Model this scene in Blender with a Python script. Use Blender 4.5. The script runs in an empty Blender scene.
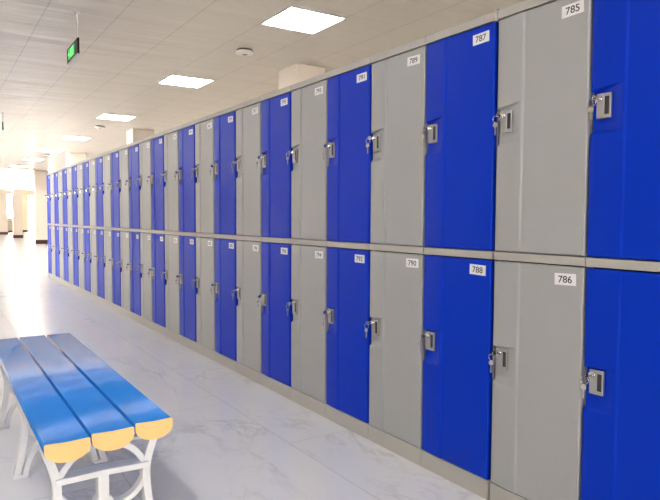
import bpy, bmesh, math, random
from mathutils import Vector, Matrix

random.seed(7)
C = bpy.context.scene.collection
SC = bpy.context.scene

# ------------------------------------------------------------------ camera
F_PX, YAW, PITCH, ROLL = 618.95, 0.5744, -0.0523, 0.0042
CAM = Vector((-1.8535, 0.0, 1.1271))


def cam_axes():
    cy, sy, cp, sp = math.cos(YAW), math.sin(YAW), math.cos(PITCH), math.sin(PITCH)
    F = Vector((sy * cp, cy * cp, sp))
    R = Vector((cy, -sy, 0))
    U = R.cross(F)
    c, s = math.cos(ROLL), math.sin(ROLL)
    return c * R + s * U, -s * R + c * U, F


r_, u_, f_ = cam_axes()
cd = bpy.data.cameras.new('camera')
cd.sensor_fit = 'HORIZONTAL'
cd.sensor_width = 36.0
cd.lens = F_PX * 36.0 / 660.0
cd.clip_start = 0.02
cam = bpy.data.objects.new('camera', cd)
C.objects.link(cam)
M = Matrix.Identity(4)
for i in range(3):
    M[i][0], M[i][1], M[i][2], M[i][3] = r_[i], u_[i], -f_[i], CAM[i]
cam.matrix_world = M
SC.camera = cam

# ------------------------------------------------------------------ world, exposure, daylight
w = bpy.data.worlds.new('daylight')
w.use_nodes = True
SC.world = w
bg = w.node_tree.nodes['Background']
bg.inputs['Color'].default_value = (1.0, 0.965, 0.90, 1)
bg.inputs['Strength'].default_value = 18.0
LIGHT_STRENGTH = 21.0
SC.view_settings.view_transform = 'Standard'
SC.view_settings.look = 'None'
SC.view_settings.gamma = 1.0
SC.view_settings.use_curve_mapping = False
SC.view_settings.exposure = 0.5


# ------------------------------------------------------------------ helpers
def srgb(r, g, b):
    def f(c):
        c /= 255.0
        return c / 12.92 if c <= 0.04045 else ((c + 0.055) / 1.055) ** 2.4
    return (f(r), f(g), f(b), 1.0)


def mat(name, col, rough=0.5, metal=0.0, spec=0.5, emit=None, estr=0.0, noise=0.0, nscale=8.0, bump=0.0, bscale=200.0, coat=0.0):
    m = bpy.data.materials.new(name)
    m.use_nodes = True
    nt = m.node_tree
    p = nt.nodes['Principled BSDF']
    p.inputs['Base Color'].default_value = col
    p.inputs['Roughness'].default_value = rough
    p.inputs['Metallic'].default_value = metal
    p.inputs['Specular IOR Level'].default_value = spec
    p.inputs['Coat Weight'].default_value = coat
    p.inputs['Coat Roughness'].default_value = 0.12
    if emit:
        p.inputs['Emission Color'].default_value = emit
        p.inputs['Emission Strength'].default_value = estr
    if noise or bump:
        tc = nt.nodes.new('ShaderNodeTexCoord')
    if noise:
        n = nt.nodes.new('ShaderNodeTexNoise')
        n.inputs['Scale'].default_value = nscale
        n.inputs['Detail'].default_value = 4
        nt.links.new(tc.outputs['Object'], n.inputs['Vector'])
        mx = nt.nodes.new('ShaderNodeMix')
        mx.data_type = 'RGBA'
        mx.inputs['A'].default_value = tuple(c * (1 - noise) for c in col[:3]) + (1,)
        mx.inputs['B'].default_value = tuple(min(1, c * (1 + noise)) for c in col[:3]) + (1,)
        nt.links.new(n.outputs['Fac'], mx.inputs['Factor'])
        nt.links.new(mx.outputs['Result'], p.inputs['Base Color'])
    if bump:
        n2 = nt.nodes.new('ShaderNodeTexNoise')
        n2.inputs['Scale'].default_value = bscale
        nt.links.new(tc.outputs['Object'], n2.inputs['Vector'])
        b = nt.nodes.new('ShaderNodeBump')
        b.inputs['Strength'].default_value = bump
        b.inputs['Distance'].default_value = 0.002
        nt.links.new(n2.outputs['Fac'], b.inputs['Height'])
        nt.links.new(b.outputs['Normal'], p.inputs['Normal'])
    return m


def add_box(bm, x0, x1, y0, y1, z0, z1, mi=0):
    vs = [bm.verts.new((x, y, z)) for x in (x0, x1) for y in (y0, y1) for z in (z0, z1)]
    for q in ((0, 1, 3, 2), (4, 6, 7, 5), (0, 4, 5, 1), (2, 3, 7, 6), (0, 2, 6, 4), (1, 5, 7, 3)):
        f = bm.faces.new([vs[i] for i in q])
        f.material_index = mi
    return vs


def add_cyl(bm, p0, p1, r0, r1=None, n=16, mi=0, cap=True):
    r1 = r0 if r1 is None else r1
    p0, p1 = Vector(p0), Vector(p1)
    d = (p1 - p0).normalized()
    a = d.orthogonal().normalized()
    b = d.cross(a)
    A, B = [], []
    for k in range(n):
        t = 2 * math.pi * k / n
        v = a * math.cos(t) + b * math.sin(t)
        A.append(bm.verts.new(p0 + v * r0))
        B.append(bm.verts.new(p1 + v * r1))
    for k in range(n):
        f = bm.faces.new((A[k], A[(k + 1) % n], B[(k + 1) % n], B[k]))
        f.material_index = mi
        f.smooth = True
    if cap:
        bm.faces.new(A[::-1]).material_index = mi
        bm.faces.new(B).material_index = mi


def lathe(bm, prof, cx, cy, n=32, mi=0):
    rings = []
    for r, z in prof:
        rings.append([bm.verts.new((cx + r * math.cos(2 * math.pi * k / n), cy + r * math.sin(2 * math.pi * k / n), z)) for k in range(n)])
    for a, b in zip(rings, rings[1:]):
        for k in range(n):
            f = bm.faces.new((a[k], a[(k + 1) % n], b[(k + 1) % n], b[k]))
            f.material_index = mi
            f.smooth = True
    bm.faces.new(rings[0]).material_index = mi
    bm.faces.new(rings[-1][::-1]).material_index = mi


def add_torus(bm, c, axis, R, r, n=16, m=6, mi=0):
    c, d = Vector(c), Vector(axis).normalized()
    a = d.orthogonal().normalized()
    b = d.cross(a)
    rings = []
    for k in range(n):
        t = 2 * math.pi * k / n
        v = a * math.cos(t) + b * math.sin(t)
        rings.append([bm.verts.new(c + v * (R + r * math.cos(2 * math.pi * j / m)) + d * r * math.sin(2 * math.pi * j / m)) for j in range(m)])
    for k in range(n):
        A, B = rings[k], rings[(k + 1) % n]
        for j in range(m):
            f = bm.faces.new((A[j], B[j], B[(j + 1) % m], A[(j + 1) % m]))
            f.smooth = True
            f.material_index = mi


def mesh(name, bm, mats, bevel=0.0, seg=2):
    bmesh.ops.recalc_face_normals(bm, faces=bm.faces[:])
    if bevel:
        es = [e for e in bm.edges if len(e.link_faces) == 2 and e.calc_face_angle(0) > 0.7]
        bmesh.ops.bevel(bm, geom=es, offset=bevel, segments=seg, clamp_overlap=True, affect='EDGES', profile=0.5)
    me = bpy.data.meshes.new(name)
    bm.to_mesh(me)
    bm.free()
    for m in (mats if isinstance(mats, (list, tuple)) else [mats]):
        me.materials.append(m)
    return me


def obj(name, bm, mats, parent=None, bevel=0.0, seg=2):
    me = bm if isinstance(bm, bpy.types.Mesh) else mesh(name, bm, mats, bevel, seg)
    o = bpy.data.objects.new(name, me)
    C.objects.link(o)
    if parent:
        o.parent = parent
    return o


def tag(o, label, cat, group=None):
    o['label'] = label
    o['category'] = cat
    if group:
        o['group'] = group
    return o


def thing(name, label, cat, loc=(0, 0, 0), rotz=0, group=None):
    o = bpy.data.objects.new(name, None)
    o.empty_display_size = 0.1
    C.objects.link(o)
    o.location = loc
    o.rotation_euler = (0, 0, rotz)
    return tag(o, label, cat, group)


def struct(name, bm, m, bevel=0.0):
    o = obj(name, bm, m, None, bevel)
    o['kind'] = 'structure'
    return o


def box_bm(*a):
    bm = bmesh.new()
    add_box(bm, *a)
    return bm


def N(nt, t, **kw):
    n = nt.nodes.new(t)
    for k, v in kw.items():
        setattr(n, k, v)
    return n


def mathn(nt, op, a, b=None, c=None):
    n = N(nt, 'ShaderNodeMath', operation=op)
    for i, v in enumerate((a, b, c)):
        if v is None:
            continue
        if isinstance(v, (int, float)):
            n.inputs[i].default_value = v
        else:
            nt.links.new(v, n.inputs[i])
    return n.outputs[0]


def joint(nt, coord, origin, period, half):
    """1 on a joint line, 0 elsewhere"""
    a = mathn(nt, 'SUBTRACT', coord, origin)
    a = mathn(nt, 'DIVIDE', a, period)
    a = mathn(nt, 'FRACT', mathn(nt, 'ADD', a, 100.5))
    a = mathn(nt, 'ABSOLUTE', mathn(nt, 'SUBTRACT', a, 0.5))
    return mathn(nt, 'LESS_THAN', a, half / period)


# ------------------------------------------------------------------ materials
grey_plastic = mat('grey_plastic', srgb(161, 163, 164), rough=0.42, noise=0.02, nscale=3, bump=0.05, bscale=260)
blue_plastic = mat('blue_plastic', srgb(0, 50, 188), spec=0.12, rough=0.36, noise=0.05, nscale=2.5, bump=0.04, bscale=260)
trim_plastic = mat('trim_plastic', srgb(174, 172, 167), rough=0.42, noise=0.02, nscale=3)
gap_shade = mat('dark_inside', srgb(40, 40, 42), rough=0.8)
handle_grey = mat('handle_grey', srgb(165, 165, 165), rough=0.32, metal=0.35)
slot_dark = mat('slot_dark', srgb(52, 52, 55), rough=0.6)
chrome = mat('chrome', srgb(205, 205, 205), rough=0.16, metal=1.0)
label_white = mat('label_white', srgb(235, 236, 238), rough=0.35)
ink = mat('ink', srgb(38, 38, 42), rough=0.5)
bench_blue = mat('bench_blue', srgb(40, 130, 220), rough=0.17, noise=0.04, nscale=3, spec=0.5)
bench_yellow = mat('bench_yellow', srgb(238, 197, 130), rough=0.5, noise=0.03, nscale=20)
cast_white = mat('cast_white', srgb(226, 226, 228), rough=0.4, noise=0.02, nscale=12, bump=0.1, bscale=150)
wall_cream = mat('wall_cream', srgb(240, 226, 200), rough=0.6, noise=0.015, nscale=2)
wall_white = mat('wall_white', srgb(244, 242, 238), rough=0.6, noise=0.01, nscale=2)
pillar_paint = mat('pillar_paint', srgb(230, 218, 206), rough=0.5, noise=0.015, nscale=3)
skirt_red = mat('skirt_red', srgb(74, 22, 22), rough=0.3, noise=0.1, nscale=6)
lamp_frame = mat('lamp_frame', srgb(225, 222, 215), rough=0.4)
diffuser = mat('diffuser', srgb(250, 250, 248), rough=0.5, emit=(1.0, 0.96, 0.93, 1), estr=LIGHT_STRENGTH, noise=0.01, nscale=5)
detector_white = mat('detector_white', srgb(248, 244, 240), rough=0.4, noise=0.01)
detector_dark = mat('detector_dark', srgb(95, 90, 82), rough=0.6)
sign_black = mat('sign_black', srgb(14, 14, 15), rough=0.55, spec=0.3)
sign_green = mat('sign_green', srgb(10, 120, 40), rough=0.4, emit=srgb(20, 190, 70), estr=0.75)
sign_light = mat('sign_light', srgb(150, 250, 160), rough=0.4, emit=srgb(110, 245, 130), estr=0.9)
sign_silver = mat('sign_silver', srgb(190, 190, 190), rough=0.3, metal=0.7)
cabinet_grey = mat('cabinet_grey', srgb(186, 176, 160), rough=0.5)
frame_white = mat('frame_white', srgb(240, 238, 234), rough=0.4)

# clear window glass
glass = bpy.data.materials.new('window_glass')
glass.use_nodes = True
nt = glass.node_tree
nt.nodes.clear()
out = N(nt, 'ShaderNodeOutputMaterial')
tr = N(nt, 'ShaderNodeBsdfTransparent')
gl = N(nt, 'ShaderNodeBsdfGlossy')
gl.inputs['Roughness'].default_value = 0.02
fr = N(nt, 'ShaderNodeFresnel')
fr.inputs['IOR'].default_value = 1.3
mx = N(nt, 'ShaderNodeMixShader')
nt.links.new(fr.outputs[0], mx.inputs[0])
nt.links.new(tr.outputs[0], mx.inputs[1])
nt.links.new(gl.outputs[0], mx.inputs[2])
nt.links.new(mx.outputs[0], out.inputs[0])

# polished marble tile floor
floor_m = bpy.data.materials.new('marble_tiles')
floor_m.use_nodes = True
nt = floor_m.node_tree
p = nt.nodes['Principled BSDF']
tc = N(nt, 'ShaderNodeTexCoord')
sep = N(nt, 'ShaderNodeSeparateXYZ')
nt.links.new(tc.outputs['Object'], sep.inputs[0])
jx = joint(nt, sep.outputs[0], -0.37, 0.8, 0.0016)
col_i = mathn(nt, 'FLOOR', mathn(nt, 'DIVIDE', mathn(nt, 'ADD', sep.outputs[0], 0.37), 0.8))
stag = mathn(nt, 'MULTIPLY', mathn(nt, 'FRACT', mathn(nt, 'ADD', mathn(nt, 'MULTIPLY', col_i, 0.5), 100.0)), 1.6)
ysh = mathn(nt, 'SUBTRACT', sep.outputs[1], stag)
jy = joint(nt, ysh, 2.66, 1.6, 0.0016)
jj = mathn(nt, 'MAXIMUM', jx, jy)
# each tile gets its own piece of marble
cell = N(nt, 'ShaderNodeCombineXYZ')
cxn = mathn(nt, 'FLOOR', mathn(nt, 'DIVIDE', mathn(nt, 'ADD', sep.outputs[0], 0.37), 0.8))
cyn = mathn(nt, 'FLOOR', mathn(nt, 'DIVIDE', mathn(nt, 'SUBTRACT', ysh, 2.66), 1.6))
nt.links.new(mathn(nt, 'MULTIPLY', cxn, 3.7), cell.inputs[0])
nt.links.new(mathn(nt, 'MULTIPLY', cyn, 5.3), cell.inputs[1])
nt.links.new(mathn(nt, 'ADD', cxn, mathn(nt, 'MULTIPLY', cyn, 2.1)), cell.inputs[2])
vadd = N(nt, 'ShaderNodeVectorMath', operation='ADD')
nt.links.new(tc.outputs['Object'], vadd.inputs[0])
nt.links.new(cell.outputs[0], vadd.inputs[1])


def vein(scale, lo, rot):
    mp = N(nt, 'ShaderNodeMapping')
    mp.inputs['Rotation'].default_value = (0, 0, rot)
    mp.inputs['Scale'].default_value = (1, 0.45, 1)
    nt.links.new(vadd.outputs[0], mp.inputs[0])
    n = N(nt, 'ShaderNodeTexNoise')
    n.inputs['Scale'].default_value = scale
    n.inputs['Detail'].default_value = 5
    n.inputs['Roughness'].default_value = 0.6
    n.inputs['Distortion'].default_value = 0.8
    nt.links.new(mp.outputs[0], n.inputs['Vector'])
    a = mathn(nt, 'ABSOLUTE', mathn(nt, 'SUBTRACT', n.outputs['Fac'], 0.5))
    mr = N(nt, 'ShaderNodeMapRange')
    nt.links.new(a, mr.inputs['Value'])
    mr.inputs['From Min'].default_value = 0.0
    mr.inputs['From Max'].default_value = lo
    mr.inputs['To Min'].default_value = 1.0
    mr.inputs['To Max'].default_value = 0.0
    return mr.outputs[0]


v1 = vein(1.7, 0.022, 0.7)
v2 = vein(3.1, 0.016, -0.5)
msk = N(nt, 'ShaderNodeTexNoise')
msk.inputs['Scale'].default_value = 1.6
nt.links.new(vadd.outputs[0], msk.inputs['Vector'])
mrm = N(nt, 'ShaderNodeMapRange')
nt.links.new(msk.outputs['Fac'], mrm.inputs['Value'])
mrm.inputs['From Min'].default_value = 0.42
mrm.inputs['From Max'].default_value = 0.62
vv = mathn(nt, 'MULTIPLY', mathn(nt, 'MAXIMUM', v1, mathn(nt, 'MULTIPLY', v2, 0.6)), mrm.outputs[0])
cl = N(nt, 'ShaderNodeTexNoise')
cl.inputs['Scale'].default_value = 2.2
cl.inputs['Detail'].default_value = 5
nt.links.new(vadd.outputs[0], cl.inputs['Vector'])
m0 = N(nt, 'ShaderNodeMix', data_type='RGBA')
m0.inputs['A'].default_value = srgb(216, 218, 223)
m0.inputs['B'].default_value = srgb(226, 227, 230)
nt.links.new(cl.outputs['Fac'], m0.inputs['Factor'])
m1 = N(nt, 'ShaderNodeMix', data_type='RGBA')
m1.inputs['B'].default_value = srgb(170, 172, 184)
nt.links.new(m0.outputs['Result'], m1.inputs['A'])
nt.links.new(mathn(nt, 'MULTIPLY', vv, 0.45), m1.inputs['Factor'])
m2 = N(nt, 'ShaderNodeMix', data_type='RGBA')
m2.inputs['B'].default_value = srgb(165, 165, 170)
nt.links.new(m1.outputs['Result'], m2.inputs['A'])
nt.links.new(mathn(nt, 'MULTIPLY', jj, 0.75), m2.inputs['Factor'])
nt.links.new(m2.outputs['Result'], p.inputs['Base Color'])
p.inputs['Roughness'].default_value = 0.2
p.inputs['Specular IOR Level'].default_value = 0.45

# painted metal ceiling panels
ceil_m = bpy.data.materials.new('metal_ceiling_panels')
ceil_m.use_nodes = True
nt = ceil_m.node_tree
p = nt.nodes['Principled BSDF']
tc = N(nt, 'ShaderNodeTexCoord')
sep = N(nt, 'ShaderNodeSeparateXYZ')
nt.links.new(tc.outputs['Object'], sep.inputs[0])
jx = joint(nt, sep.outputs[0], 0.28, 0.6, 0.0026)
jy = joint(nt, sep.outputs[1], 6.0, 0.6, 0.002)
m0 = N(nt, 'ShaderNodeMix', data_type='RGBA')
m0.inputs['A'].default_value = srgb(222, 214, 205)
m0.inputs['B'].default_value = srgb(110, 105, 98)
nt.links.new(mathn(nt, 'MAXIMUM', mathn(nt, 'MULTIPLY', jx, 0.6), mathn(nt, 'MULTIPLY', jy, 0.35)), m0.inputs['Factor'])
nt.links.new(m0.outputs['Result'], p.inputs['Base Color'])
p.inputs['Roughness'].default_value = 0.36
p.inputs['Specular IOR Level'].default_value = 0.5
mp = N(nt, 'ShaderNodeMapping')
mp.inputs['Scale'].default_value = (0.7, 4.2, 1)
nt.links.new(tc.outputs['Object'], mp.inputs[0])
n = N(nt, 'ShaderNodeTexNoise')
n.inputs['Scale'].default_value = 1.3
n.inputs['Detail'].default_value = 2
nt.links.new(mp.outputs[0], n.inputs['Vector'])
# each panel bows slightly across its seams
fy = mathn(nt, 'FRACT', mathn(nt, 'ADD', mathn(nt, 'DIVIDE', mathn(nt, 'SUBTRACT', sep.outputs[1], 6.0), 0.6), 100.0))
bow = mathn(nt, 'MULTIPLY', mathn(nt, 'SINE', mathn(nt, 'MULTIPLY', fy, math.pi)), 0.35)
hgt = mathn(nt, 'ADD', n.outputs['Fac'], bow)
b = N(nt, 'ShaderNodeBump')
b.inputs['Strength'].default_value = 1.0
b.inputs['Distance'].default_value = 0.03
nt.links.new(hgt, b.inputs['Height'])
nt.links.new(b.outputs['Normal'], p.inputs['Normal'])

# ------------------------------------------------------------------ room shell
H = 3.0
XL, XR, YN, YF = -6.5, 6.6, -3.5, 50.0
struct('floor', box_bm(XL - .2, XR + .2, YN - .2, YF + .2, -0.1, 0.0), floor_m)
struct('ceiling', box_bm(XL - .2, XR + .2, YN - .2, YF + .2, H, H + 0.1), ceil_m)

win_no = [0]


def window(axis, at, a0, a1, z0, z1, mull=2):
    """glazed window in a wall; axis 'x' = wall plane x=at, 'y' = wall plane y=at"""
    win_no[0] += 1
    fr_ = bmesh.new()
    pn = bmesh.new()
    t, d = 0.05, 0.05

    def bx(bm, p0, p1, q0, q1, dd):
        if axis == 'x':
            add_box(bm, at - dd, at + dd, p0, p1, q0, q1)
        else:
            add_box(bm, p0, p1, at - dd, at + dd, q0, q1)
    bx(fr_, a0, a1, z0, z0 + t, d)
    bx(fr_, a0, a1, z1 - t, z1, d)
    for k in range(mull + 1):
        c = a0 + t / 2 + (a1 - a0 - t) * k / mull
        bx(fr_, c - t / 2, c + t / 2, z0 + t, z1 - t, d)
    for k in range(mull):
        s0 = a0 + t / 2 + (a1 - a0 - t) * k / mull + t / 2
        s1 = a0 + t / 2 + (a1 - a0 - t) * (k + 1) / mull - t / 2
        bx(pn, s0, s1, z0 + t, z1 - t, 0.004)
    o = struct('window_%d' % win_no[0], fr_, frame_white)
    obj('pane', pn, glass, o)


def wall_with_holes(name, axis, at, a0, a1, holes, m, th=0.2):
    """holes: list of (b0,b1,z0,z1) sorted along the wall"""
    bm = bmesh.new()

    def bx(p0, p1, q0, q1):
        if p1 - p0 < 1e-4 or q1 - q0 < 1e-4:
            return
        if axis == 'x':
            add_box(bm, at - th / 2, at + th / 2, p0, p1, q0, q1)
        else:
            add_box(bm, p0, p1, at - th / 2, at + th / 2, q0, q1)
    c = a0
    for (b0, b1, z0, z1) in holes:
        bx(c, b0, 0, H)
        bx(b0, b1, 0, z0)
        bx(b0, b1, z1, H)
        c = b1
    bx(c, a1, 0, H)
    return struct(name, bm, m)


left_fill_holes = [(y, y + 4.6, 0.9, 2.75) for y in (13.0, 19.0, 25.0, 31.0, 37.0, 43.0)]  # windows added out of view to bring daylight into the far aisle
wall_with_holes('wall_left', 'x', XL - 0.1, YN, YF, left_fill_holes, wall_cream)
for h_ in left_fill_holes:
    window('x', XL - 0.1, *h_, mull=3)
wall_with_holes('wall_right', 'x', XR + 0.1, YN, YF, [], wall_cream)
near_fill_holes = [(-4.9, -3.9, 1.1, 2.7), (-1.1, -.1, 1.1, 2.7), (2.6, 4.0, 1.0, 2.75)]  # added windows behind the camera, throwing daylight along the floor and bench
wall_with_holes('wall_near', 'y', YN - 0.1, XL, XR, near_fill_holes, wall_cream)
for h_ in near_fill_holes:
    window('y', YN - 0.1, *h_, mull=1)
back_holes = [(2.55, 3.3, 0.95, 2.75), (4.2, 4.75, 0.0, 2.7), (5.3, 5.9, 0.0, 2.7)]
wall_with_holes('wall_back', 'y', YF + 0.1, XL, XR, back_holes, wall_cream)
for h_ in back_holes:
    window('y', YF + 0.1, *h_, mull=1 if h_[1] - h_[0] < 1 else 3)
bm = bmesh.new()
for a, b_ in ((XL, 4.2), (4.75, 5.3), (5.9, XR)):
    add_box(bm, a, b_, YF - 0.015, YF, 0, 0.12)
struct('baseboard_back', bm, skirt_red)

# white header hanging below the ceiling across the hall
struct('wall_header', box_bm(XL, 1.54, 27.1, 27.4, 2.18, H), wall_white)

# square pillars (part of the building) with dark red skirting
for k, (x0, x1, y0, y1) in enumerate([(1.94, 2.36, 6.63, 7.10), (1.82, 2.28, 13.4, 13.9), (1.62, 2.1, 19.4, 19.9), (1.82, 2.32, 27.9, 28.2), (1.80, 2.22, 35.7, 36.1), (1.75, 2.21, 42.9, 43.3)]):
    o = struct('wall_pillar_%d' % (k + 1), box_bm(x0, x1, y0, y1, 0, H), pillar_paint, 0.006)
    e = 0.012
    bm = bmesh.new()
    add_box(bm, x0 - e, x1 + e, y0 - e, y1 + e, 0, 0.16)
    s = obj('skirting', bm, skirt_red, o)

# ------------------------------------------------------------------ lockers
W, P0, S1, S2, T, T2, Y0 = 0.402, 0.0797, 0.9659, 0.9975, 1.8856, 1.92, 1.2825
DEPTH = 0.50
NCOL = 29


def door_mesh(name, z0, z1, m):
    Wd, Hd = W - 0.0075, (z1 - z0) - 0.007
    zb = z0 + 0.003
    bw = 0.128           # curved band on the lock side
    hz = 0.492           # lock height above door foot

    def lines(specs):
        s = sorted(set(round(v, 5) for v in specs))
        return s
    us = lines([0, .0015, .003, .006, .010, .016] + [i * .012 for i in range(2, 11)] + [bw - .012, bw - .006, bw - .003, bw, bw + .003, bw + .006, bw + .02] +
               [.18, .23, .28, .33, Wd - .016, Wd - .010, Wd - .006, Wd - .003, Wd - .0015, Wd])
    vs = lines([0, .0015, .003, .006, .010, .016] + [.05 * i for i in range(1, 8)] + [.37 + .004 * i for i in range(0, 12)] + [.44, .47, .5, .52] +
               [.538 + .0018 * i for i in range(0, 17)] + [.6, .65, .7, .75, .8, .84] + [Hd - .016, Hd - .010, Hd - .006, Hd - .003, Hd - .0015, Hd])

    def sm(a, b, x):
        t = max(0.0, min(1.0, (x - a) / (b - a)))
        return t * t * (3 - 2 * t)

    def height(u, v):
        h = 0.012
        # raised band on the lock side, rolling back towards its edge
        band = 1 - sm(bw - .004, bw + .004, u)
        cu = max(0.0, (bw - u) / bw)
        # pocket round the lock
        top = hz + .052 + .012 * (u / .11)
        bot = hz - .085
        inside_v = (1 - sm(top - .001, top + .0015, v)) * sm(bot - .006, bot + .010, v)
        # rounded lower inner corner of the pocket
        du, dv = u - (.105 - .02), (bot + .02) - v
        edge_u = .112 if not (du > 0 and dv > 0) else .085 + math.sqrt(max(0, .02 ** 2 - min(dv, .02) ** 2)) + .007
        inside_u = 1 - sm(edge_u - .016, edge_u + .006, u)
        pk = inside_v * inside_u
        ramp = 1 - .65 * sm(.045, .112, u)
        h += band * .0045 - .0085 * cu ** 1.6 - .0140 * pk * ramp
        # rounded rim
        d = min(Wd - u, v, Hd - v, u)
        R = .006
        if d < R:
            h -= R - math.sqrt(max(0, R * R - (R - d) ** 2))
        return h
    bm = bmesh.new()
    g = [[bm.verts.new((-height(u, v), Wd / 2 - u, zb + v)) for v in vs] for u in us]
    for i in range(len(us) - 1):
        for j in range(len(vs) - 1):
            f = bm.faces.new((g[i][j], g[i + 1][j], g[i + 1][j + 1], g[i][j + 1]))
            f.smooth = True
    # rim walls and back
    ring = [g[i][0] for i in range(len(us))] + [g[-1][j] for j in range(1, len(vs))] + [g[i][-1] for i in range(len(us) - 2, -1, -1)] + [g[0][j] for j in range(len(vs) - 2, 0, -1)]
    back = [bm.verts.new((0.010, v.co.y, v.co.z)) for v in ring]
    n = len(ring)
    for k in range(n):
        bm.faces.new((ring[k], ring[(k + 1) % n], back[(k + 1) % n], back[k]))
    bm.faces.new(back[::-1])
    return mesh(name, bm, m)


def plate_mesh(z0):
    """lock plate with a pull slot; z0 = centre height"""
    bm = bmesh.new()
    yl = W / 2 - .030
    yr = yl - .050
    x0, x1 = -.0135, -.002       # front, back
    # frame of the plate around the slot
    sl, sr = yl - .0275, yl - .0445
    zt, zb = z0 + .040, z0 - .040
    add_box(bm, x0, x1, sl, yl, zb, zt)
    add_box(bm, x0, x1, yr, sr, zb, zt)
    add_box(bm, x0, x1, sr, sl, zb, zb + .012)
    add_box(bm, x0, x1, sr, sl, zt - .010, zt)
    me = mesh('handle_plate', bm, [handle_grey, slot_dark], 0.0010, 1)
    b2 = bmesh.new()
    b2.from_mesh(me)
    add_box(b2, -.0108, -.004, sr, sl, zb + .012, zt - .010, 1)
    b2.to_mesh(me)
    b2.free()
    return me


def lock_mesh(z0):
    bm = bmesh.new()
    y, z = W / 2 - .040, z0 + .022
    add_cyl(bm, (-.009, y, z), (-.019, y, z), .0125, .0115, 20)
    add_cyl(bm, (-.019, y, z), (-.023, y, z), .0092, .008, 20)
    return mesh('lock', bm, chrome)


def key_mesh(z0):
    bm = bmesh.new()
    y, z = W / 2 - .040, z0 + .022
    # shank and flat bow of the inserted key
    add_box(bm, -.034, -.022, y - .001, y + .001, z - .0035, z + .0035)
    add_cyl(bm, (-.041, y - .0012, z), (-.041, y + .0012, z), .0105, None, 18)
    # ring through the bow, spare key hanging
    add_torus(bm, (-.048, y + .004, z - .014), (1, .4, 0), .0125, .0011, 18, 6)
    add_cyl(bm, (-.050, y + .006, z - .036), (-.0475, y + .007, z - .036), .0092, None, 18)
    add_box(bm, -.0498, -.0478, y + .002, y + .009, z - .074, z - .044)
    return mesh('key', bm, chrome)


def text_plate(txt, zc, yc, rot):
    fc = bpy.data.curves.new('number_text', 'FONT')
    fc.body = txt
    fc.align_x = 'CENTER'
    fc.align_y = 'CENTER'
    fc.size = 0.034
    fc.offset = 0.0004
    to = bpy.data.objects.new('number_text', fc)
    C.objects.link(to)
    bpy.context.view_layer.update()
    dg = bpy.context.evaluated_depsgraph_get()
    tm = bpy.data.meshes.new_from_object(to.evaluated_get(dg))
    bpy.data.objects.remove(to)
    bm = bmesh.new()
    add_box(bm, -.0008, 0, -.043, .043, -.0205, .0205)     # built flat in yz first
    b2 = bmesh.new()
    b2.from_mesh(tm)
    vm = {}
    xs = [v.co.x for v in b2.verts]
    cx = (min(xs) + max(xs)) / 2
    ysv = [v.co.y for v in b2.verts]
    cyy = (min(ysv) + max(ysv)) / 2
    for v in b2.verts:
        vm[v] = bm.verts.new((-.0012, -(v.co.x - cx) * 1.12, v.co.y - cyy))
    for f in b2.faces:
        try:
            nf = bm.faces.new([vm[v] for v in f.verts])
            nf.material_index = 1
        except ValueError:
            pass
    b2.free()
    bpy.data.meshes.remove(tm)
    bpy.data.curves.remove(fc)
    c, s = math.cos(rot), math.sin(rot)
    for v in bm.verts:
        y, z = v.co.y, v.co.z
        v.co = Vector((v.co.x - .0121, yc + y * c - z * s, zc + y * s + z * c))
    me = bpy.data.meshes.new('number_plate')
    bm.to_mesh(me)
    bm.free()
    me.materials.append(label_white)
    me.materials.append(ink)
    return me


def carcass_mesh():
    bm = bmesh.new()
    t = .006
    h = W / 2 - .0012
    add_box(bm, .014, DEPTH, -h, -h + t, 0, T2)
    add_box(bm, .014, DEPTH, h - t, h, 0, T2)
    add_box(bm, DEPTH - t, DEPTH, -h + t, h - t, 0, T2)
    add_box(bm, .002, DEPTH, -h + t, h - t, T2 - t, T2)
    add_box(bm, .012, DEPTH, -h + t, h - t, S1 + .004, S2 - .004)
    add_box(bm, .012, DEPTH, -h + t, h - t, 0.01, P0 - .004)
    # painted shade for the door gaps: dark sheets just behind the doors
    add_box(bm, .03, .034, -h + t, h - t, P0, S1, 1)
    add_box(bm, .03, .034, -h + t, h - t, S2, T, 1)
    return mesh('carcass', bm, [trim_plastic, gap_shade])


def rail_mesh(name, z0, z1, proud=.004, top=False):
    bm = bmesh.new()
    h = W / 2 - .0012
    add_box(bm, -proud, .012, -h, h, z0 + .0005, z1 - .0005)
    me = mesh(name, bm, trim_plastic, .0022, 3)
    return me


car = carcass_mesh()
m_top = rail_mesh('top_trim', T + .001, T2 + .001, .010)
m_mid = rail_mesh('middle_rail', S1, S2, .008)
m_pl = rail_mesh('plinth', 0, P0, .008)
door_up_g = door_mesh('door', S2, T, grey_plastic)
door_lo_g = door_mesh('door', P0, S1, grey_plastic)
door_up_b = door_mesh('door', S2, T, blue_plastic)
door_lo_b = door_mesh('door', P0, S1, blue_plastic)
ZU, ZL = S2 + .495, P0 + .505
pl_u, pl_l = plate_mesh(ZU), plate_mesh(ZL)
lk_u, lk_l = lock_mesh(ZU), lock_mesh(ZL)
ky_u, ky_l = key_mesh(ZU), key_mesh(ZL)


def build_locker(blue):
    t = thing('locker', 'two door locker column', 'locker', (0, 0, 0), 0, 'two-tier lockers along the aisle')
    obj('carcass', car, None, t)
    obj('top_trim', m_top, None, t)
    obj('middle_rail', m_mid, None, t)
    obj('plinth', m_pl, None, t)
    for up in (1, 0):
        d = obj('door', (door_up_b if up else door_lo_b) if blue else (door_up_g if up else door_lo_g), None, t)
        obj('handle_plate', pl_u if up else pl_l, None, d)
        obj('lock', lk_u if up else lk_l, None, d)
        obj('key', ky_u if up else ky_l, None, d)
    return t


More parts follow.
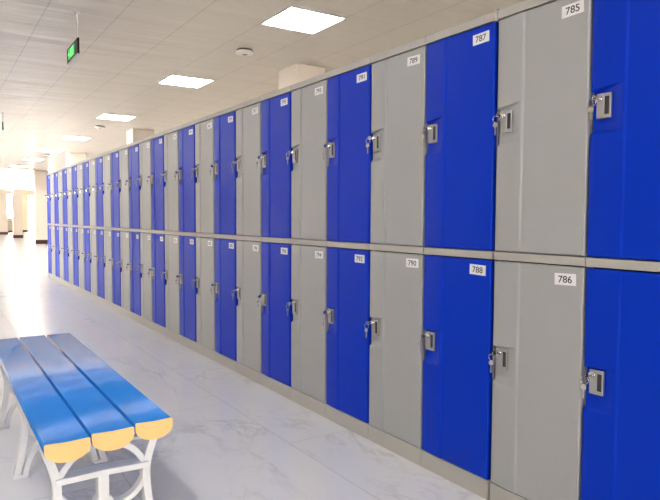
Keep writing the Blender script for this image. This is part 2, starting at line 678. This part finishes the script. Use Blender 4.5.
def copy_tree(o, parent=None):
    c = o.copy()
    C.objects.link(c)
    c.parent = parent
    for ch in list(o.children):
        copy_tree(ch, c)
    return c


ORD = ['nearest', 'second', 'third', 'fourth', 'fifth', 'sixth', 'seventh', 'eighth', 'ninth', 'tenth', 'eleventh', 'twelfth', 'thirteenth', 'fourteenth', 'fifteenth']
protos = {}
blues = [i for i in range(NCOL) if i % 2 == 0]
greys = [i for i in range(NCOL) if i % 2 == 1]
for i in range(NCOL):
    blue = i % 2 == 0
    yc = Y0 + (i - 0.5) * W - (0.008 if i <= 1 else 0.0)
    if blue not in protos:
        protos[blue] = build_locker(blue)
        bpy.context.view_layer.update()
        t = protos[blue]
    else:
        t = copy_tree(protos[blue])
        # drop the number plates copied from the first of the kind
        for d in t.children:
            for s in list(d.children):
                if s.name.startswith('number_plate'):
                    bpy.data.objects.remove(s)
    t.location = (0, yc, 0)
    n0 = 783 + 2 * i
    col = 'blue' if blue else 'grey'
    if i == 0:
        lab = 'blue locker column cut off by the right photo edge, beside grey 785'
    elif i <= 5:
        lab = '%s two-door locker column, number %d above %d' % (col, n0, n0 + 1)
    else:
        lst = blues if blue else greys
        k = lst.index(i)
        m_ = len(lst) - 1 - k
        if m_ == 0:
            lab = '%s locker column farthest away in the row, %s' % (col, 'at its very left end' if i == NCOL - 1 else 'just before the last blue one')
        elif k <= m_:
            lab = '%s two-door locker column, %s %s column counted from the near right end' % (col, ORD[k], col)
        else:
            lab = '%s two-door locker column, %s %s column counted from the far left end' % (col, ORD[m_], col)
    tag(t, lab, 'locker', 'two-tier lockers along the aisle')
    doors = [d for d in t.children if d.name.startswith('door')]
    doors.sort(key=lambda d: -max(v.co.z for v in d.data.vertices))
    for q, d in enumerate(doors):
        zc = (T - .053) if q == 0 else (S1 - .046)
        yy = -W / 2 + .072 + random.uniform(-.004, .008)
        obj('number_plate', text_plate(str(n0 + q), zc + random.uniform(-.003, .003), yy, random.uniform(-.03, .03)), None, d)
    if i == 2:
        bm = bmesh.new()
        add_cyl(bm, (-.002, -W / 2 + .004, T - .004), (-.002, -W / 2 + .004, T2 + .008), .012, .011, 16)
        obj('corner_cap', bm, trim_plastic, t)

# ------------------------------------------------------------------ bench
bench = thing('bench', 'blue three-plank bench with yellow ends on white cast legs', 'bench', (-1.385, 2.0, 0))
BZ = .45


def plank_profile(hw, ribs=26):
    pts = []
    n = ribs * 4
    for k in range(n + 1):
        u = -hw + .003 + (2 * hw - .006) * k / n
        pts.append((u, -.0014 + .0014 * math.cos(2 * math.pi * k / 4)))
    pts = [(-hw, -.003)] + pts + [(hw, -.003), (hw, -.026)]
    m = 14
    for k in range(1, m):
        a = math.pi * k / m
        pts.append((hw * math.cos(a), -.026 - .038 * math.sin(a) ** 1.1))
    pts.append((-hw, -.026))
    return pts


def prism(bm, pts, cx, z, y0, y1, smooth=True):
    A = [bm.verts.new((cx + u, y0, z + w_)) for u, w_ in pts]
    B = [bm.verts.new((cx + u, y1, z + w_)) for u, w_ in pts]
    n = len(pts)
    for k in range(n):
        f = bm.faces.new((A[k], A[(k + 1) % n], B[(k + 1) % n], B[k]))
        f.smooth = smooth
    bm.faces.new(A[::-1])
    bm.faces.new(B)


for cx, hw, ya in ((-1.5195, .0648, 1.967), (-1.3795, .0648, 1.992), (-1.241, .0612, 2.018)):
    cx += 1.385
    bm = bmesh.new()
    prism(bm, plank_profile(hw), cx, BZ, ya - 2.0 + .004, 3.842 - 2.0 - .004)
    pk = obj('plank', bm, bench_blue, bench)
    bm = bmesh.new()
    prof = [(u, w_) for u, w_ in plank_profile(hw + .0006, 1)]
    prism(bm, prof, cx, BZ + .0003, ya - 2.0 - .001, ya - 2.0 + .004, False)
    obj('end_cap', bm, bench_yellow, pk)
    bm = bmesh.new()
    prism(bm, prof, cx, BZ + .0003, 3.842 - 2.0 - .004, 3.842 - 2.0 + .001, False)
    obj('end_cap', bm, bench_yellow, pk)


def strip(bm, path, width, y0, y1):
    """flat bar following a 2D path (u, z), rectangular section"""
    n = len(path)
    L, R = [], []
    for k in range(n):
        a = Vector(path[max(0, k - 1)])
        b_ = Vector(path[min(n - 1, k + 1)])
        t = (b_ - a).normalized()
        nn = Vector((-t.y, t.x))
        wd = width if not callable(width) else width(k / (n - 1))
        L.append(Vector(path[k]) + nn * wd / 2)
        R.append(Vector(path[k]) - nn * wd / 2)
    v = [[bm.verts.new((q.x, y, q.y)) for q in Q] for Q in (L, R) for y in (y0, y1)]
    l0, l1, r0, r1 = v
    for k in range(n - 1):
        bm.faces.new((l0[k], l0[k + 1], r0[k + 1], r0[k]))
        bm.faces.new((l1[k], r1[k], r1[k + 1], l1[k + 1]))
        bm.faces.new((l0[k], l1[k], l1[k + 1], l0[k + 1]))
        bm.faces.new((r0[k], r0[k + 1], r1[k + 1], r1[k]))
    bm.faces.new((l0[0], r0[0], r1[0], l1[0]))
    bm.faces.new((l0[-1], l1[-1], r1[-1], r0[-1]))


def bez(p0, p1, p2, p3, n=14):
    out = []
    for k in range(n + 1):
        t = k / n
        out.append(tuple((1 - t) ** 3 * a + 3 * (1 - t) ** 2 * t * b + 3 * (1 - t) * t * t * c + t ** 3 * d for a, b, c, d in zip(p0, p1, p2, p3)))
    return out


def leg_frame(yc):
    bm = bmesh.new()
    d = .020
    a0, a1 = yc - d, yc + d
    for s in (-1, 1):
        # outer leg, bowed inwards at its waist
        strip(bm, bez((s * .186, .412), (s * .168, .34), (s * .142, .30), (s * .143, .235)) + bez((s * .143, .235), (s * .144, .16), (s * .165, .07), (s * .182, .0))[1:], .027, a0, a1)
        # foot strand curving up to the middle
        strip(bm, bez((s * .146, .004), (s * .135, .09), (s * .10, .150), (s * .02, .160)), .022, a0 + .0016, a1 - .0016)
        # foot
        add_box(bm, *(sorted((s * .138, s * .196))), a0 - .006, a1 + .006, 0, .014)
        # brace from the waist to the inner strand
        strip(bm, bez((s * .143, .235), (s * .132, .20), (s * .10, .16), (s * .05, .155)), .018, a0 + .0021, a1 - .0021)
        # web up to the plank
        strip(bm, bez((s * .148, .262), (s * .11, .33), (s * .09, .36), (s * .0, .372)), .021, a0 + .0026, a1 - .0026)
    strip(bm, [(-.150, .272), (0, .276), (.150, .272)], .020, a0 - .010, a1 + .010)
    strip(bm, [(0, .186), (0, .28)], .036, a0 + .0006, a1 - .0006)
    ringp = [(.028 * math.cos(2 * math.pi * k / 20), .158 + .028 * math.sin(2 * math.pi * k / 20)) for k in range(21)]
    strip(bm, ringp, .018, a0 + .0011, a1 - .0011)
    # seat saddle under the planks
    strip(bm, [(-.186, .376), (-.12, .370), (0, .374), (.12, .370), (.186, .376)], .012, a0 - .0031, a1 + .0031)
    obj('leg_frame', bm, cast_white, bench, .0016, 1)


for yy in (2.13, 2.93, 3.68):
    leg_frame(yy - 2.0)

# ------------------------------------------------------------------ ceiling panel lights
light_labels = ['nearest square ceiling light panel, largest in the photo', 'second nearest square ceiling light panel, above the grey and blue lockers',
                'third nearest ceiling light panel, just before the second smoke detector', 'fourth nearest ceiling light panel over the row of lockers',
                'fifth nearest ceiling light panel, just before the farthest smoke detector', 'sixth nearest ceiling light panel, near the white header',
                'farthest visible ceiling light panel, right in front of the white header']
fill_row = ['first', 'second', 'third', 'fourth', 'fifth', 'sixth', 'seventh', 'eighth']  # second row is added out of view to light floor and locker fronts
light_labels += ['%s ceiling light from the near wall, in the row left of the bench' % r for r in fill_row]
for k, (xc, yc) in enumerate([(1.18, 5.18), (1.17, 8.36), (1.15, 12.08), (1.13, 15.8), (1.1, 19.15), (1.06, 22.5), (1.03, 25.8)] +
                             [(-2.42, y) for y in (-1.5, 1.8, 5.18, 8.36, 12.08, 15.8, 19.15, 22.5)]):
    t = thing('ceiling_light', light_labels[k], 'ceiling light', (xc, yc, H), 0, 'square panel lights in the ceiling')
    bm = bmesh.new()
    for a in ((-.30, .30, -.30, -.285), (-.30, .30, .285, .30), (-.30, -.285, -.285, .285), (.285, .30, -.285, .285)):
        add_box(bm, *a, -.010, 0)
    obj('frame', bm, lamp_frame, t)
    bm = bmesh.new()
    add_box(bm, -.285, .285, -.285, .285, -.007, -.001)
    obj('diffuser', bm, diffuser, t)

# ------------------------------------------------------------------ smoke detectors
for k, (yy, lab) in enumerate(((6.44, 'round white smoke detector on the ceiling, nearest one between two light panels'),
                               (13.44, 'small round smoke detector on the ceiling past the third light panel'),
                               (20.4, 'tiny farthest smoke detector on the ceiling beside the fifth light panel'))):
    t = thing('smoke_detector', lab, 'smoke detector', (1.165, yy, H), 0, 'smoke detectors on the ceiling')
    bm = bmesh.new()
    lathe(bm, [(.088, 0), (.090, -.006), (.090, -.014), (.080, -.018)], 0, 0)
    obj('base', bm, detector_dark, t)
    bm = bmesh.new()
    lathe(bm, [(.080, -.016), (.104, -.020), (.107, -.030), (.101, -.042), (.075, -.050), (.04, -.053)], 0, 0)
    obj('cover', bm, detector_white, t)
    bm = bmesh.new()
    lathe(bm, [(.030, -.052), (.030, -.056), (.022, -.058)], 0, 0, 20)
    obj('sensor_cap', bm, handle_grey, t)

# ------------------------------------------------------------------ exit signs
for k, (sx, sy, zt, lab) in enumerate(((-.665, 6.09, 2.765, 'green running-man exit sign hanging from a white rod, nearest one'),
                                       (-.70, 12.62, 2.82, 'far hanging exit sign seen almost edge-on at the left border of the photo'))):
    t = thing('exit_sign', lab, 'exit sign', (sx, sy, zt), (0, -.094)[k], 'hanging exit signs')
    L, hh = .51, .142
    bm = bmesh.new()
    add_box(bm, -.009, .009, 0, L, -hh, 0)
    obj('housing', bm, sign_black, t, .002, 1)
    bm = bmesh.new()
    add_box(bm, -.011, .011, 0.004, L - .004, -hh - .008, -hh)
    obj('bottom_rail', bm, sign_silver, t)
    bm = bmesh.new()
    add_box(bm, -.011, -.009, .15, L - .075, -hh + .024, -.022)
    obj('lit_panel', bm, sign_green, t)
    # running figure, door and arrow on the side facing the aisle (reader's right = -y)
    bm = bmesh.new()

    def seg(p, q, wd):
        p, q = Vector(p), Vector(q)
        tt = (q - p).normalized()
        n_ = Vector((-tt.y, tt.x)) * wd / 2
        a = [p + n_, q + n_, q - n_, p - n_]
        f0 = [bm.verts.new((-.0118, L / 2 + .035 - c.x * .82, -hh / 2 + c.y * .8)) for c in a]
        f1 = [bm.verts.new((-.011, L / 2 + .035 - c.x * .82, -hh / 2 + c.y * .8)) for c in a]
        bm.faces.new(f0)
        for i_ in range(4):
            bm.faces.new((f0[i_], f1[i_], f1[(i_ + 1) % 4], f0[(i_ + 1) % 4]))
    for p_, q_, wd in (((-.01, .018), (-.03, -.012), .02), ((-.03, -.012), (-.005, -.026), .011), ((-.005, -.026), (-.012, -.05), .010), ((-.03, -.012), (-.055, -.03), .011),
                       ((-.055, -.03), (-.078, -.03), .009), ((-.012, .018), (.015, .004), .008), ((-.012, .018), (-.045, .014), .008), ((-.045, .014), (-.052, -.004), .007),
                       ((-.008, .030), (.006, .042), .018),
                       ((.04, -.05), (.04, .05), .008), ((.04, .05), (.10, .05), .008), ((.10, .05), (.10, -.05), .008),
                       ((-.16, 0), (-.105, 0), .012), ((-.165, 0), (-.14, .022), .010), ((-.165, 0), (-.14, -.022), .010)):
        seg(p_, q_, wd)
    obj('pictogram', bm, sign_light, t)
    bm = bmesh.new()
    add_cyl(bm, (0, .05, 0), (0, .05, H - zt), .008, None, 12)
    add_cyl(bm, (0, .05, H - zt - .012), (0, .05, H - zt), .022, None, 16)
    obj('rod', bm, frame_white, t)

# ------------------------------------------------------------------ small cabinet against the far wall
t = thing('cabinet', 'small pale grey cabinet standing far away against the back wall', 'cabinet', (3.04, 49.7, 0))
bm = bmesh.new()
add_box(bm, -.17, .17, -.2, .2, .1, .8)
obj('body', bm, cabinet_grey, t, .006, 1)
bm = bmesh.new()
add_box(bm, -.16, .16, -.19, .19, 0, .1)
obj('plinth', bm, slot_dark, t)
